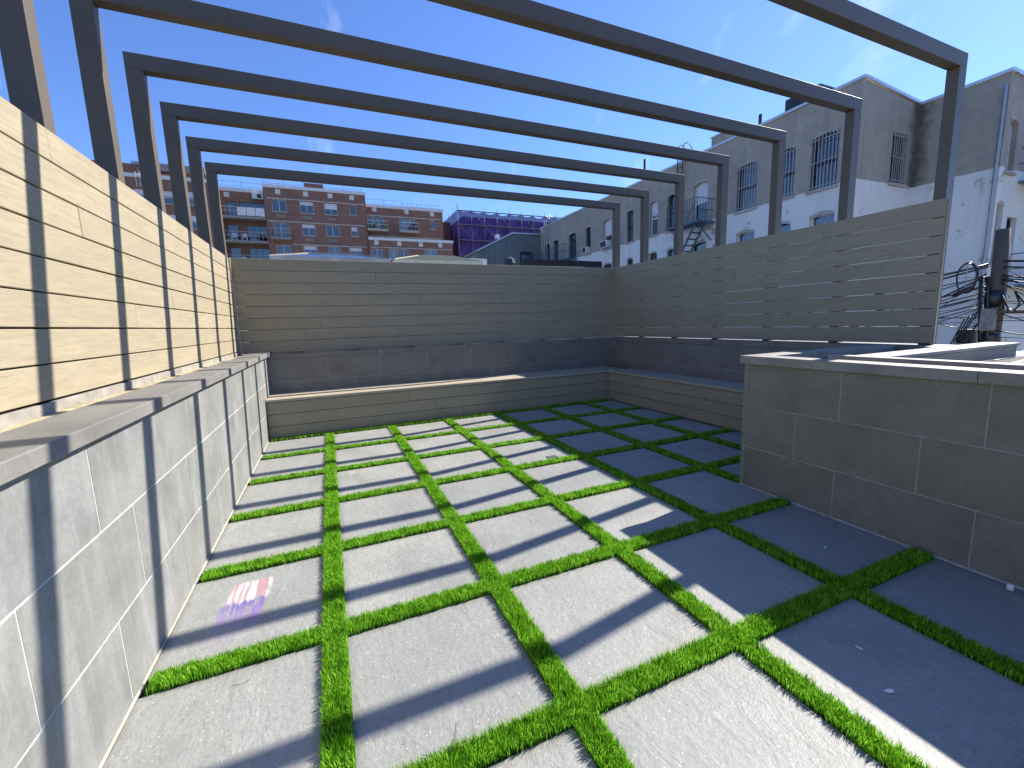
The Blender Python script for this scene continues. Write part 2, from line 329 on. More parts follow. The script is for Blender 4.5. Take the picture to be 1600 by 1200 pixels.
# turf strips
def blades(name, rects, skip, parent, hs=1.0):
    V = []; Fc = []; T = []
    P = []; ov = .003
    rects = [(a-ov, b+ov, c, d) if (b-a) < .2 else (a, b, c-ov, d+ov) for (a, b, c, d) in rects]
    for (x0, x1, y0, y1) in rects:
        # density falls with distance from the viewer
        step = .25; 
        nx = max(1, int(math.ceil((x1-x0)/step))); ny = max(1, int(math.ceil((y1-y0)/step)))
        for a in range(nx):
            for b in range(ny):
                cx0 = x0+(x1-x0)*a/nx; cx1 = x0+(x1-x0)*(a+1)/nx; cy0 = y0+(y1-y0)*b/ny; cy1 = y0+(y1-y0)*(b+1)/ny
                d = math.hypot((cx0+cx1)/2-.72, (cy0+cy1)/2+5.36, 1.2)
                dens = min(105000, 105000*(2.2/max(d, 1.6))**1.6); n = int(dens*(cx1-cx0)*(cy1-cy0))
                q = nrng.random((n, 2)); P.append(np.c_[cx0+(cx1-cx0)*q[:, 0], cy0+(cy1-cy0)*q[:, 1], np.full(n, (2.2/max(d, 1.6)))])
    P = np.concatenate(P)
    for (a, b, c, d) in skip: P = P[~((P[:, 0] > a) & (P[:, 0] < b) & (P[:, 1] > c) & (P[:, 1] < d))]
    n = len(P); ang = nrng.random(n)*2*np.pi; 
    wd = (.0011+.0006*nrng.random(n))*np.clip(P[:, 2]**-.55, .9, 2.2); h = (.017+.018*nrng.random(n))*hs; lean = .003+.015*nrng.random(n)**1.4
    # tufts lean together
    tx = np.sin(P[:, 0]*41)*np.cos(P[:, 1]*37); lang = ang*.55 + 3.0*tx + 1.2
    base = np.c_[P[:, 0], P[:, 1], np.full(n, -.006)]
    side = np.c_[np.cos(ang), np.sin(ang), np.zeros(n)]*wd[:, None]; dirn = np.c_[np.cos(lang), np.sin(lang), np.zeros(n)]
    up = np.array([0, 0, 1.0])
    m1 = base + up*(h*.55+.008)[:, None] + dirn*(lean*.35)[:, None]; tip = base + up*(h+.008)[:, None] + dirn*lean[:, None]
    v = np.stack([base-side, base+side, m1+side*.85, m1-side*.85, tip], 1).reshape(-1, 3)
    me = bpy.data.meshes.new(name); me.vertices.add(5*n); me.vertices.foreach_set('co', v.ravel())
    i = np.arange(n)*5
    quads = np.stack([i, i+1, i+2, i+3], 1); tris = np.stack([i+3, i+2, i+4], 1)
    loops = np.concatenate([quads.ravel(), tris.ravel()]); me.loops.add(len(loops)); me.loops.foreach_set('vertex_index', loops.astype(np.int32))
    ls = np.concatenate([np.arange(n)*4, 4*n+np.arange(n)*3]); me.polygons.add(2*n); me.polygons.foreach_set('loop_start', ls.astype(np.int32))
    me.update(calc_edges=True)
    at_ = me.attributes.new('tint', 'FLOAT', 'POINT'); t = np.clip(nrng.normal(.5, .28, n) + .12*tx, 0, 1); t[nrng.random(n) < .02] = 1.0
    tt = np.repeat(t[:, None], 5, 1); tt[:, :2] *= .8; at_.data.foreach_set('value', tt.ravel().astype(np.float32))
    me.materials.append(MT['turf']); o = link(name, me, parent); o['kind'] = 'stuff'; return o
ordn = ['first', 'second', 'third', 'fourth', 'fifth', 'sixth', 'seventh', 'eighth', 'ninth']
for k, x in enumerate(PX):
    y0 = (YN+.05) if x < PLX-.1 else PLY+.01
    lab = f'{ordn[k]} lengthwise strip of green artificial turf counted from the left stone wall'
    t = empty('turf_strip', (x, 0, 0), label=lab, cat='turf strip', group='lengthwise turf strips between the pavers')
    e = MB().box(-GW+.002, GW-.002, y0, YB-.01, -.033, .006).obj('backing', 'turf_mat', t)
    b = blades('blades', [(x-GW, x+GW, y0, GW)], [], t); b.location = (-x, 0, 0)
for j, y in enumerate(PY[:9]):
    x1 = XB-.03 if y > PLY else PLX-.02
    x0 = .03
    lab = f'{ordn[j]} crosswise strip of green artificial turf counted from the rear bench'
    t = empty('turf_strip', (0, y, 0), label=lab, cat='turf strip', group='crosswise turf strips between the pavers')
    mb = MB(); edges = [x0] + [v for p in PX if p < x1 for v in (p-GW, p+GW)] + [x1]
    for a in range(0, len(edges)-1, 2):
        if edges[a+1]-edges[a] > .02: mb.box(edges[a], edges[a+1], -GW+.002, GW-.002, -.033, .005)
    mb.obj('backing', 'turf_mat', t)
    b = blades('blades', [(x0, x1, y-GW, y+GW)], [(p-GW, p+GW, -99, 99) for p in PX], t, 1.0); b.location = (0, -y, 0)

# ------------------------------------------------------------------ stone walls
def courses(parent, axis, face, out, a0, a1, rows, mat, th=.02):
    """tiles on a wall face; axis = running axis (0 x, 1 y); rows: (z0, z1, joint offset, pitch)"""
    gp = .0028
    for (z0, z1, off, pitch) in rows:
        js = [a0]; k = math.ceil((a0-off)/pitch+1e-6)
        while off+k*pitch < a1-1e-6:
            if off+k*pitch > a0+.03: js.append(off+k*pitch)
            k += 1
        js.append(a1)
        for s, e in zip(js[:-1], js[1:]):
            pr = rng.uniform(-.0004, .0010); f0, f1 = (face-th, face+pr) if out > 0 else (face-pr, face+th)
            if axis == 1: block('tile', mat, f0, f1, s+gp, e-gp, z0+gp, z1-gp, parent, .0015, True)
            else: block('tile', mat, s+gp, e-gp, f0, f1, z0+gp, z1-gp, parent, .0015)

lw = empty('stone_wall', (0, 0, 0), label='sunlit low bluestone tile wall along the left side under the bright fence', cat='wall')
MB().box(-.30, -.0014, YN, WY+.2, -.03, .925).obj('grout_bed', 'grout', lw)
courses(lw, 1, 0.0, 1, YN, WY-.002, [(0, .30, -3.66, .65), (.30, .62, -4.08, .65), (.62, .925, -3.67, .65)], 'tile_drip')
MB().prism([(.0012, .0012), (.008, .0012), (.0012, .008)], 1, YN, YB).obj('mortar_fillet', 'sand_light', lw)
y = YN
while y < WY+.18:
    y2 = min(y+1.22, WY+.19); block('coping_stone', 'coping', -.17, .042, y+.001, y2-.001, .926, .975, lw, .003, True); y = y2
MB().box(-.295, -.172, YN, WY+.18, .926, .948).obj('sand_fill', 'sand', lw)
y = YN
while y < WY+.15:
    y2 = min(y+2.4, WY+.18); block('kick_board', 'kick', -.318, -.296, y+.002, y2-.002, .927, .990, lw, .002, True); y = y2

bw = empty('stone_wall', (0, WY, 0), label='shaded bluestone tile wall behind the rear bench', cat='wall')
bw.location = (0, 0, 0)
MB().box(.001, WX+.25, WY+.0014, WY+.24, -.03, .885).obj('grout_bed', 'grout_shade', bw)
courses(bw, 0, WY, -1, .002, WX-.002, [(.40, .595, .36, .65), (.595, .885, .03, .65)], 'tile')
x = .002
while x < WX-.01:
    x2 = min(x+1.3, WX-.002); block('coping_stone', 'tile', x+.002, x2-.002, WY-.004, WY+.24, .888, .945, bw, .002); x = x2
rw = empty('stone_wall', (0, 0, 0), label='shaded bluestone tile wall behind the right bench under the right fence', cat='wall')
MB().box(WX+.0014, WX+.36, -3.62, WY+.002, -.03, .884).obj('grout_bed', 'grout_shade', rw)
courses(rw, 1, WX, -1, -3.61, WY-.002, [(.40, .595, -.39, .65), (.595, .885, -.05, .65)], 'tile')
y = -3.62
while y < WY-.01:
    y2 = min(y+1.3, WY-.006); block('coping_stone', 'tile', WX-.004, WX+.36, y+.002, y2-.002, .888, .945, rw, .002, True); y = y2

# ------------------------------------------------------------------ benches
def bench(label, horizontal):
    b = empty('built_in_bench', (0, 0, 0), label=label, cat='bench', group='built-in benches')
    zs = [.004, .142, .284, .426]
    if horizontal:
        for k in range(3):
            for (a, c) in ((.004, 2.3-.35*k), (2.3-.35*k+.002, XB+.02)): block('face_board', 'board', a, c, YB, YB+.022, zs[k]+.002, zs[k+1]-.003, b, .0025)
        for k, (p, q) in enumerate(((YB-.02, YB+.255), (YB+.26, WY-.003))):
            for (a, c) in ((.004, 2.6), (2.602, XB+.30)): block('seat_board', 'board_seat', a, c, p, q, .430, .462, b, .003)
        MB().box(.01, XB+.02, YB+.03, WY-.01, .005, .42).obj('frame', 'black', b)
    else:
        for k in range(3):
            block('face_board', 'board', XB, XB+.022, -3.24, YB-.001, zs[k]+.002, zs[k+1]-.003, b, .0025, True)
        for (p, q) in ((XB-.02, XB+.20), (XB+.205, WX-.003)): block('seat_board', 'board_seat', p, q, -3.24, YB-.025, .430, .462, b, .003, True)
        MB().box(XB+.03, WX-.01, -3.23, YB, .005, .42).obj('frame', 'black', b)
    return b
bench('long built-in bench along the rear wall with a sunlit seat edge', True)
bench('shaded built-in bench on the right running behind the stone planter', False)

# ------------------------------------------------------------------ slatted fences
Z0, PITCH, GAP = .997, .1405, .0065
ZB, PB = .956, .1456
def splits(a, b, seed, every=3.6):
    r = random.Random(seed); out = [a]; p = a + r.uniform(.7, every)
    while p < b-.5: out.append(p); p += every
    return out+[b]
lf = empty('slat_fence', (0, 0, 0), label='sunlit composite board fence on the left crossed by beam shadows', cat='fence')
ljoint = {7: -2.83, 5: -2.67, 3: -1.5, 6: -4.2, 1: -3.9, 4: .0, 2: -2.2, 0: -.9}
for k in range(8):
    z = Z0+k*PITCH
    js = [YN] + sorted(set([ljoint[k]-3.05, ljoint[k]])) + [.745]; js = [j for j in js if YN <= j <= .745]
    for a, b in zip(js[:-1], js[1:]):
        block('fence_board', 'board', -.325, -.300, a+.001, b-.001, z+GAP/2, z+PITCH-GAP/2, lf, .0025, True)
MB().box(-.325, -.283, .748, .790, .955, Z0+8*PITCH).obj('corner_trim', 'board_seat', lf)
bf = empty('slat_fence', (0, 0, 0), label='shaded composite board fence across the rear of the terrace', cat='fence')
for k in range(8):
    z = ZB+k*PB; js = splits(-.28, 5.33, 30+k)
    for a, b in zip(js[:-1], js[1:]): block('fence_board', 'board', a+.001, b-.001, .784, .809, z+GAP/2, z+PB-GAP/2, bf, .0025)
for x in np.arange(.35, 5.3, .715): block('batten', 'metal', float(x), float(x)+.06, .811, .85, .947, ZB+8*PB-.01, bf, .002)
rf = empty('slat_fence', (0, 0, 0), label='shaded composite board fence on the right ending at a pergola post', cat='fence')
YE = -3.50
for k in range(8):
    z = ZB+k*PB; js = splits(YE, .782, 60+k)
    for a, b in zip(js[:-1], js[1:]): block('fence_board', 'board', 5.334, 5.359, a+.001, b-.001, z+GAP/2, z+PB-GAP/2, rf, .0025, True)
mb = MB()
for q in range(86):
    z = ZB+.004+q*(8*PB-.008)/86; mb.prism([(YE-.012, z), (YE-.001, z-.0035), (YE-.001, z+.0105), (YE-.012, z+.007)], 0, 5.336, 5.358)
mb.obj('ribbed_end_trim', 'board', rf)

# ------------------------------------------------------------------ pergola frames
LI, LO, RI, RO, PT = -.327, -.428, 5.362, 5.468, 3.20
words = ['farthest, over the rear fence', 'second from the rear fence', 'third from the rear fence', 'fourth from the rear fence', 'fifth from the rear fence', 'sixth from the rear fence', 'nearest, at the end of the right fence']
for j in range(7):
    y0 = .812-.715*j
    t = empty('pergola_frame', (0, y0, 0), label=f'dark bronze square tube pergola frame, {words[j]}', cat='pergola frame', group='pergola frames over the terrace')
    MB().box(LO, LI, 0, .08, .90, PT-.106).obj('post', 'metal', t, .0025)
    MB().box(RI, RO, 0, .08, .946, PT-.106).obj('post', 'metal', t, .0025)
    MB().box(LO, RO, 0, .08, PT-.1055, PT).obj('beam', 'metal', t, .0025)

# ------------------------------------------------------------------ planter
pl = empty('stone_planter', (0, 0, 0), label='large bluestone tile planter box on the right with pale sunlit coping', cat='planter')
MB().box(PLX+.0014, PLX+.10, YN, PLY-.0014, -.03, .90).obj('grout_bed', 'grout_shade', pl)
MB().box(PLX+.1005, XB+.55, PLY-.10, PLY-.0014, -.03, .90).obj('grout_bed', 'grout_shade', pl)
courses(pl, 1, PLX, -1, YN, PLY-.002, [(.003, .297, -3.88, .61), (.297, .602, -3.63, .635), (.602, .898, -3.88, .61)], 'tile')
courses(pl, 0, PLY, 1, PLX+.021, WX, [(.003, .297, 4.0, .61), (.297, .602, 3.75, .61), (.602, .898, 4.0, .61)], 'tile')
MB().prism([(PLX-.0012, .0012), (PLX-.011, .0012), (PLX-.0012, .009)], 1, YN, PLY).obj('mortar_fillet', 'grout_shade', pl)
y = PLY+.02
for L_ in (1.22, 1.22, 1.25):
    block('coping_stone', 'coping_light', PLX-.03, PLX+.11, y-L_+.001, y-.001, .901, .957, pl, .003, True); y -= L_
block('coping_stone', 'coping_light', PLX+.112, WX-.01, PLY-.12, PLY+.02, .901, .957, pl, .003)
MB().box(PLX+.101, 5.6, YN, PLY-.105, -.03, .70).obj('soil', 'soil', pl)
# inner box with raised edging, running to the right behind the front coping
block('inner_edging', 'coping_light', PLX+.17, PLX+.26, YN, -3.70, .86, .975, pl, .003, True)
block('cross_wall', 'tile', PLX+.262, 5.55, -3.92, -3.77, .86, .945, pl, .003); block('coping_stone', 'coping_light', PLX+.262, 5.56, -3.93, -3.76, .946, .968, pl, .002)  # side coloured darker than its cap, painting in side shade and a lit top
MB().box(PLX+.262, 5.6, YN, -3.932, .701, .86).obj('membrane', 'soil', pl)

# crumpled white sheets lying beyond the planter
def crumple(name, c, sx, sy, h, seed, label):
    bm = bmesh.new(); bmesh.ops.create_grid(bm, x_segments=26, y_segments=20, size=1)
    r = np.random.default_rng(seed); ph = r.random((14, 4))
    for v in bm.verts:
        z = 0; x, y = v.co.x, v.co.y
        for k in range(14): z += math.sin(x*(2+9*ph[k, 0])+y*(9*ph[k, 1]-4)+6.3*ph[k, 2])*(.35/(1+3*ph[k, 3]))
        e = max(0, 1-(x*x+y*y)**1.5)
        a = 1+.18*math.sin(3*math.atan2(y, x)+ph[0, 0]*6)+.1*math.sin(7*math.atan2(y, x))
        v.co = (x*sx*a, y*sy*a, h*(.45+.45*abs(z))*e+.004)
    me = bpy.data.meshes.new(name); bm.to_mesh(me); bm.free(); me.materials.append(MT['sheet']); me.polygons.foreach_set('use_smooth', [True]*len(me.polygons))
    return props(link(name, me, None, c), label, 'plastic sheet', 'white plastic sheets')
crumple('plastic_sheet', (4.95, -4.32, .86), .45, .20, .10, 3, 'crumpled white plastic sheet lying inside the planter at the right edge')
ledge = MB().box(5.62, 9.5, -5.5, -2.2, -4.49, .60).obj('neighbour_shed', 'roof_grey'); props(ledge, 'low grey shed roof beyond the end of the right fence', 'shed')
crumple('plastic_sheet', (6.6, -3.55, .60), .55, .5, .40, 5, 'crumpled white plastic sheet on the shed roof beside the fence end')
crumple('plastic_sheet', (7.9, -3.65, .60), .55, .38, .36, 9, 'small white plastic sheet on the shed roof in front of the utility pole')

# ------------------------------------------------------------------ small things on the floor
def blob(name, c, s, mat, label, cat, seed=1):
    bm = bmesh.new(); bmesh.ops.create_icosphere(bm, subdivisions=3, radius=1); r = random.Random(seed)
    a, b, d = r.uniform(2, 4), r.uniform(2, 4), r.uniform(0, 6)
    for v in bm.verts:
        n = 1+.12*math.sin(a*v.co.x+d)*math.cos(b*v.co.y)+.08*math.sin(5*v.co.z+d); v.co = Vector((v.co.x*s[0], v.co.y*s[1], v.co.z*s[2]))*n
    me = bpy.data.meshes.new(name); bm.to_mesh(me); bm.free(); me.materials.append(MT[mat]); me.polygons.foreach_set('use_smooth', [True]*len(me.polygons))
    return props(link(name, me, None, c), label, cat)
blob('pebble', (3.385, -4.645, .016), (.014, .011, .016), 'pebble', 'small white pebble at the foot of the planter, right edge', 'pebble')
for i, (x, y, s, lab) in enumerate([(3.05, -4.08, .016, 'pale blue plastic scrap on a shaded paver near the planter'), (2.43, -4.56, .013, 'small white scrap on the large shaded paver at lower right'), (2.31, -4.71, .017, 'white sliver of plastic on the shaded paver nearest the lower right corner')]):
    mb = MB().prism([(-s, -s*.3), (-s*.2, -s*.45), (s*1.1, .1*s), (.3*s, .5*s), (-s*.7, .3*s)], 2, .0, .0025)
    o = mb.obj('plastic_scrap', 'blue_bit' if i == 0 else 'pebble', None, 0, False, (x, y, .003)); o.rotation_euler.z = i*1.3; props(o, lab, 'scrap', 'plastic scraps on the pavers')
def strand(pts, lab, r=.0007):
    P = [Vector((*p, .004)) for p in pts]; q = []
    for i in range(len(P)-1):
        for t in np.linspace(0, 1, 6)[:-1]:
            a = P[max(i-1, 0)]; b = P[i]; c = P[i+1]; d = P[min(i+2, len(P)-1)]; t = float(t)
            q.append(.5*((2*b)+(c-a)*t+(2*a-5*b+4*c-d)*t*t+(3*b-a-3*c+d)*t**3))
    q.append(P[-1]); o = MB().tube(q, r, 4).obj('fibre_strand', 'fibre'); props(o, lab, 'fibre', 'loose fibres on the pavers')
strand([(.86, -4.265), (.90, -4.285), (.95, -4.275), (.975, -4.24), (.99, -4.205)], 'thin curved dark fibre on the sunlit paver beside the nearest turf crossing')
strand([(.30, -3.735), (.33, -3.742), (.355, -3.733)], 'short dark fibre on the paver by the left wall')
strand([(1.64, -3.30), (1.66, -3.34), (1.67, -3.36)], 'short dark fibre on the paver in the middle of the terrace')
dr = empty('floor_drain', (2.52, -2.05, .002), label='small perforated square drain cover set in a sunlit paver', cat='drain')
MB().box(-.05, .05, -.05, .05, 0, .003).obj('cover', 'galv', dr, .001)
for a in range(4):
    for b in range(4):
        mb = MB(); mb.prism([(.007*math.cos(t*math.pi/3), .007*math.sin(t*math.pi/3)) for t in range(6)], 2, .0031, .0037); mb.obj('hole', 'black', dr, 0, False, (-.033+.022*a, -.033+.022*b, 0))

# ================================================================== SURROUNDINGS
def grid_wall(mb, u0, u1, z0, z1, holes, P, depth):
    """wall sheet in the (u, z) plane with rectangular holes and reveals; P(u, z, d) -> point, d = depth into the wall"""
    us = sorted(set([u0, u1] + [h[0] for h in holes] + [h[1] for h in holes])); zs = sorted(set([z0, z1] + [h[2] for h in holes] + [h[3] for h in holes]))
    us = [u for u in us if u0 <= u <= u1]; zs = [z for z in zs if z0 <= z <= z1]
    for a, b in zip(us[:-1], us[1:]):
        for c, d in zip(zs[:-1], zs[1:]):
            m, n = (a+b)/2, (c+d)/2
            if any(h[0] < m < h[1] and h[2] < n < h[3] for h in holes): continue
            mb.quad(P(a, c, 0), P(b, c, 0), P(b, d, 0), P(a, d, 0))
    for (a, b, c, d) in holes:
        mb.quad(P(a, c, 0), P(a, d, 0), P(a, d, depth), P(a, c, depth)); mb.quad(P(b, c, 0), P(b, d, 0), P(b, d, depth), P(b, c, depth))
        mb.quad(P(a, c, 0), P(b, c, 0), P(b, c, depth), P(a, c, depth)); mb.quad(P(a, d, 0), P(b, d, 0), P(b, d, depth), P(a, d, depth))
def ubox(mb, P, u0, u1, z0, z1, d0, d1):
    pts = [P(u, z, d) for d in (d0, d1) for z in (z0, z1) for u in (u0, u1)]; n = len(mb.v); mb.v += [tuple(p) for p in pts]
    mb.f += [tuple(n+i for i in q) for q in ((0, 2, 3, 1), (4, 5, 7, 6), (0, 1, 5, 4), (2, 6, 7, 3), (0, 4, 6, 2), (1, 3, 7, 5))]
def window(parent, P, h, depth, frame_mat='white_trim', lights=2, sash=True, arch=False, bars=False, sill=True, ac=False, sky_sheen=0.0, wallmat=None, fw=.05):
    u0, u1, z0, z1 = h; mb = MB(); d0, d1 = depth-.09, depth-.02
    ubox(mb, P, u0, u0+fw, z0, z1, d0, d1); ubox(mb, P, u1-fw, u1, z0, z1, d0, d1); ubox(mb, P, u0+fw, u1-fw, z0, z0+fw, d0, d1); ubox(mb, P, u0+fw, u1-fw, z1-fw, z1, d0, d1)
    zm = (z0+z1)/2
    if sash: ubox(mb, P, u0+fw, u1-fw, zm-.03, zm+.03, d0-.01, d1)
    for k in range(1, lights):
        u = u0+(u1-u0)*k/lights; ubox(mb, P, u-.025, u+.025, z0+fw, (zm-.03 if sash else z1-fw), d0+.005, d1)
        if sash: ubox(mb, P, u-.025, u+.025, zm+.03, z1-fw, d0+.005, d1)
    w_ = mb.obj('window', frame_mat, parent)
    p = MB(); p.quad(P(u0+.01, z0+.01, depth-.05), P(u1-.01, z0+.01, depth-.05), P(u1-.01, z1-.01, depth-.05), P(u0+.01, z1-.01, depth-.05)); p.obj('pane', 'glass', w_)
    if sky_sheen:
        b = MB(); zb = z1-(z1-z0)*sky_sheen; ubox(b, P, u0+.06, u1-.06, zb, z1-.05, depth-.065, depth-.055); b.obj('sky_sheen', 'sky_sheen', w_)  # pale sheet over the upper pane, painted in place of reflected sky
    if sill:
        s = MB(); ubox(s, P, u0-.07, u1+.07, z0-.09, z0-.002, -.07, depth-.1); s.obj('sill', 'limestone', w_)
    if arch:
        a = MB(); pts = []; n = 10; rise = .10
        for i in range(n+1):
            t = i/n; pts.append((u0+(u1-u0)*t, z1-rise+rise*(1-(2*t-1)**2)))
        for (ua, za), (ub, zb) in zip(pts[:-1], pts[1:]):
            if z1-max(za, zb) > .001 or True: a.quad(P(ua, za, .004), P(ub, zb, .004), P(ub, z1+.002, .004), P(ua, z1+.002, .004)); a.quad(P(ua, za, .004), P(ub, zb, .004), P(ub, zb, depth-.1), P(ua, za, depth-.1))
        a.obj('arched_head', wallmat, w_)
        a = MB()
        for (ua, za), (ub, zb) in zip(pts[:-1], pts[1:]):
            q = [P(ua, za+.02, -.012), P(ub, zb+.02, -.012), P(ub, zb+.09, -.012), P(ua, za+.09, -.012)]; q2 = [P(ua, za+.02, .02), P(ub, zb+.02, .02), P(ub, zb+.09, .02), P(ua, za+.09, .02)]
            a.quad(*q); a.quad(q[0], q[1], q2[1], q2[0]); a.quad(q[3], q[2], q2[2], q2[3])
        a.obj('lintel', 'limestone', w_)
    if bars:
        b = MB(); n = int((u1-u0)/.115)
        for i in range(n+1):
            u = u0+.03+(u1-u0-.06)*i/n; b.tube([P(u, z0+.02, -.05), P(u, z1-.02, -.05)], .012, 4); b.tube([P(u, z1-.08, -.05), P(u+.03, z1-.0, -.05)], .012, 4)
        for z in (z0+.08, zm, z1-.14): b.tube([P(u0-.04, z, -.05), P(u1+.04, z, -.05)], .014, 4)
        for u in (u0, u1): b.tube([P(u, z0+.08, -.05), P(u, z0+.08, .02)], .014, 4); b.tube([P(u, z1-.14, -.05), P(u, z1-.14, .02)], .014, 4)
        b.obj('window_guard', 'bar_white', w_)
    if ac:
        a = MB(); ubox(a, P, u0+.1, u0+.1+min(.6, u1-u0-.2), z0+.02, z0+.40, -.32, depth-.02); ao = a.obj('air_conditioner', 'white_trim', w_)
        a2 = MB(); ubox(a2, P, u0+.14, u0+.06+min(.6, u1-u0-.2), z0+.06, z0+.36, -.326, -.321); a2.obj('grille', 'dark_iron', ao) if False else a2.obj('air_conditioner_grille', 'dark_iron', w_)
    return w_

# ---- long stucco building on the right ----
SX, SY0, SY1, SZ = 16.0, 3.0, 24.0, 8.10
CX, CY = 19.09, .95
sb = empty('stucco_building', (SX, 10, -4.5), label='long grey stucco building with white painted lower wall on the right', cat='building')
def loc(o_, p): return p
sb.location = (0, 0, 0)
P1 = lambda u, z, d: (SX+d, u, z)
up = [(3.57, 4.40, 5.29, 6.96), (4.95, 5.72, 5.33, 6.96), (6.36, 7.20, 5.30, 6.97), (8.61, 9.40, 5.30, 6.96), (10.46, 10.95, 5.31, 6.92), (11.59, 12.17, 5.33, 6.92), (13.41, 13.96, 5.33, 6.94), (15.27, 16.10, 5.33, 6.93), (17.37, 17.95, 5.33, 6.93), (19.05, 20.0, 5.32, 6.92), (21.36, 22.08, 5.33, 6.88), (22.63, 23.40, 5.33, 6.85)]
lo = [(3.54, 4.32, 2.75, 4.47), (4.95, 5.70, 2.75, 4.45), (6.35, 7.14, 2.75, 4.46), (8.61, 9.40, 2.75, 4.46), (10.46, 10.95, 2.75, 4.46), (11.60, 12.21, 2.75, 4.48), (13.42, 13.94, 2.75, 4.46), (15.27, 16.10, 2.75, 4.46), (17.37, 17.95, 2.75, 4.46), (19.05, 20.0, 2.75, 4.46)]
mb = MB(); grid_wall(mb, SY0, SY1, -4.49, SZ, up+lo, P1, .22)
mb.quad((SX, SY1, -4.49), (30, SY1, -4.49), (30, SY1, SZ), (SX, SY1, SZ))
P2 = lambda u, z, d: (u, SY0+d, z)
ret = (17.75, 18.60, 5.33, 6.88)
grid_wall(mb, SX, CX, -4.49, 7.84, [ret], P2, .22); mb.quad((SX, SY0, 7.84), (CX, SY0, 7.84), (SX, SY0, SZ))
P3 = lambda u, z, d: (CX+d, u, z)
wlo = (.62-.6+1.0, 1.02+.45, 2.4, 4.25)
grid_wall(mb, CY, SY0, -4.49, 7.82, [], P3, .22)
P4 = lambda u, z, d: (u, CY+d, z)
e_up = (19.42, 19.92, 5.20, 6.64); e_lo = (19.22, 19.62, 2.6, 4.28); e_lo2 = (19.95, 20.6, 1.6, 3.95); e_up2 = (21.2, 22.0, 5.2, 6.8)
grid_wall(mb, CX, 30, -4.49, 7.80, [e_up, e_lo, e_lo2, e_up2], P4, .22)
mb.quad((SX, SY0, SZ-.3), (30, SY0, SZ-.3), (30, SY1, SZ-.3), (SX, SY1, SZ-.3)); mb.quad((CX, CY, 7.6), (30, CY, 7.6), (30, SY0, 7.6), (CX, SY0, 7.6))
mb.quad((30, CY, -4.49), (30, SY1, -4.49), (30, SY1, 7.8), (30, CY, 7.8))
mb.obj('wall', 'stucco', sb)
for i, h in enumerate(up): window(sb, P1, h, .22, 'white_trim' if i in (3, 5, 7) else 'dark_iron', 1, True, True, i in (0, 1, 2), True, i in (7, 8), [.0, 0, 0, .52, 0, .4, 0, .55, 0, .0, 0, 0][i], 'stucco')
for i, h in enumerate(lo): window(sb, P1, h, .22, 'white_trim' if i in (0, 2) else 'dark_iron', 1, True, True, False, True, False, 0, 'stucco')
window(sb, P2, ret, .22, 'dark_iron', 1, True, True, True, True, False, .0, 'stucco')
window(sb, P4, e_up, .22, 'white_trim', 1, True, True, False, True, False, .4, 'stucco'); window(sb, P4, e_lo, .22, 'dark_iron', 1, True, True, False, True, False, 0, 'stucco'); window(sb, P4, e_lo2, .22, 'dark_iron', 1, True, False); window(sb, P4, e_up2, .22, 'white_trim', 1, True, True, False, True, False, .3, 'stucco')
# parapet flashing, along each wall top
MB().box(SX-.06, SX+.28, SY0-.06, SY1, SZ+.002, SZ+.09).obj('parapet_cap', 'aluminium', sb)
MB().prism([(SX+.281, SZ+.0), (SX+.281, SZ+.08), (CX+.3, 7.92), (CX+.3, 7.83)], 1, SY0-.06, SY0+.28).obj('parapet_cap', 'aluminium', sb)
MB().box(CX-.06, CX+.28, CY-.06, SY0-.061, 7.822, 7.91).obj('parapet_cap', 'aluminium', sb)
MB().box(CX+.281, 30, CY-.06, CY+.28, 7.802, 7.91).obj('parapet_cap', 'aluminium', sb)
MB().box(SX+.01, SX+1.4, 7.6, 8.52, SZ+.09, 8.52).obj('chimney', 'stucco', sb); MB().box(SX-.03, SX+1.45, 7.56, 8.56, 8.521, 8.58).obj('chimney_cap', 'aluminium', sb)
bk = MB().box(SX+.3, SX+1.5, 4.45, 5.62, SZ-.3, 8.72).obj('roof_bulkhead', 'dark_iron', sb)
for (y, z0, z1) in ((12.76, SZ+.09, 9.2), (6.45, SZ+.09, 8.6)): MB().tube([(SX+.15, y, z0), (SX+.15, y, z1)], .06, 8).obj('vent_pipe', 'dark_iron', sb)
mb = MB()
for yy in (9.95, 10.25): mb.tube([(SX-.12, yy, 6.9), (SX-.12, yy, 8.55), (SX-.05, yy-.0, 8.85), (SX+.15, yy, 8.95), (SX+.4, yy, 8.75), (SX+.4, yy, 8.2)], .022, 5)
for z in np.arange(7.0, 8.6, .3): mb.tube([(SX-.12, 9.95, float(z)), (SX-.12, 10.25, float(z))], .014, 4)
mb.obj('roof_ladder', 'dark_iron', sb)
mb = MB()
for yy in (22.85, 23.2): mb.tube([(SX-.12, yy, 5.3), (SX-.12, yy, 8.5), (SX+.1, yy, 8.85), (SX+.4, yy, 8.7)], .025, 5)
mb.obj('roof_ladder', 'galv', sb)
MB().tube([(CX-.09, .85+.16, -3), (CX-.09, 1.0, 7.5)], .045, 8).obj('drainpipe', 'galv', sb)
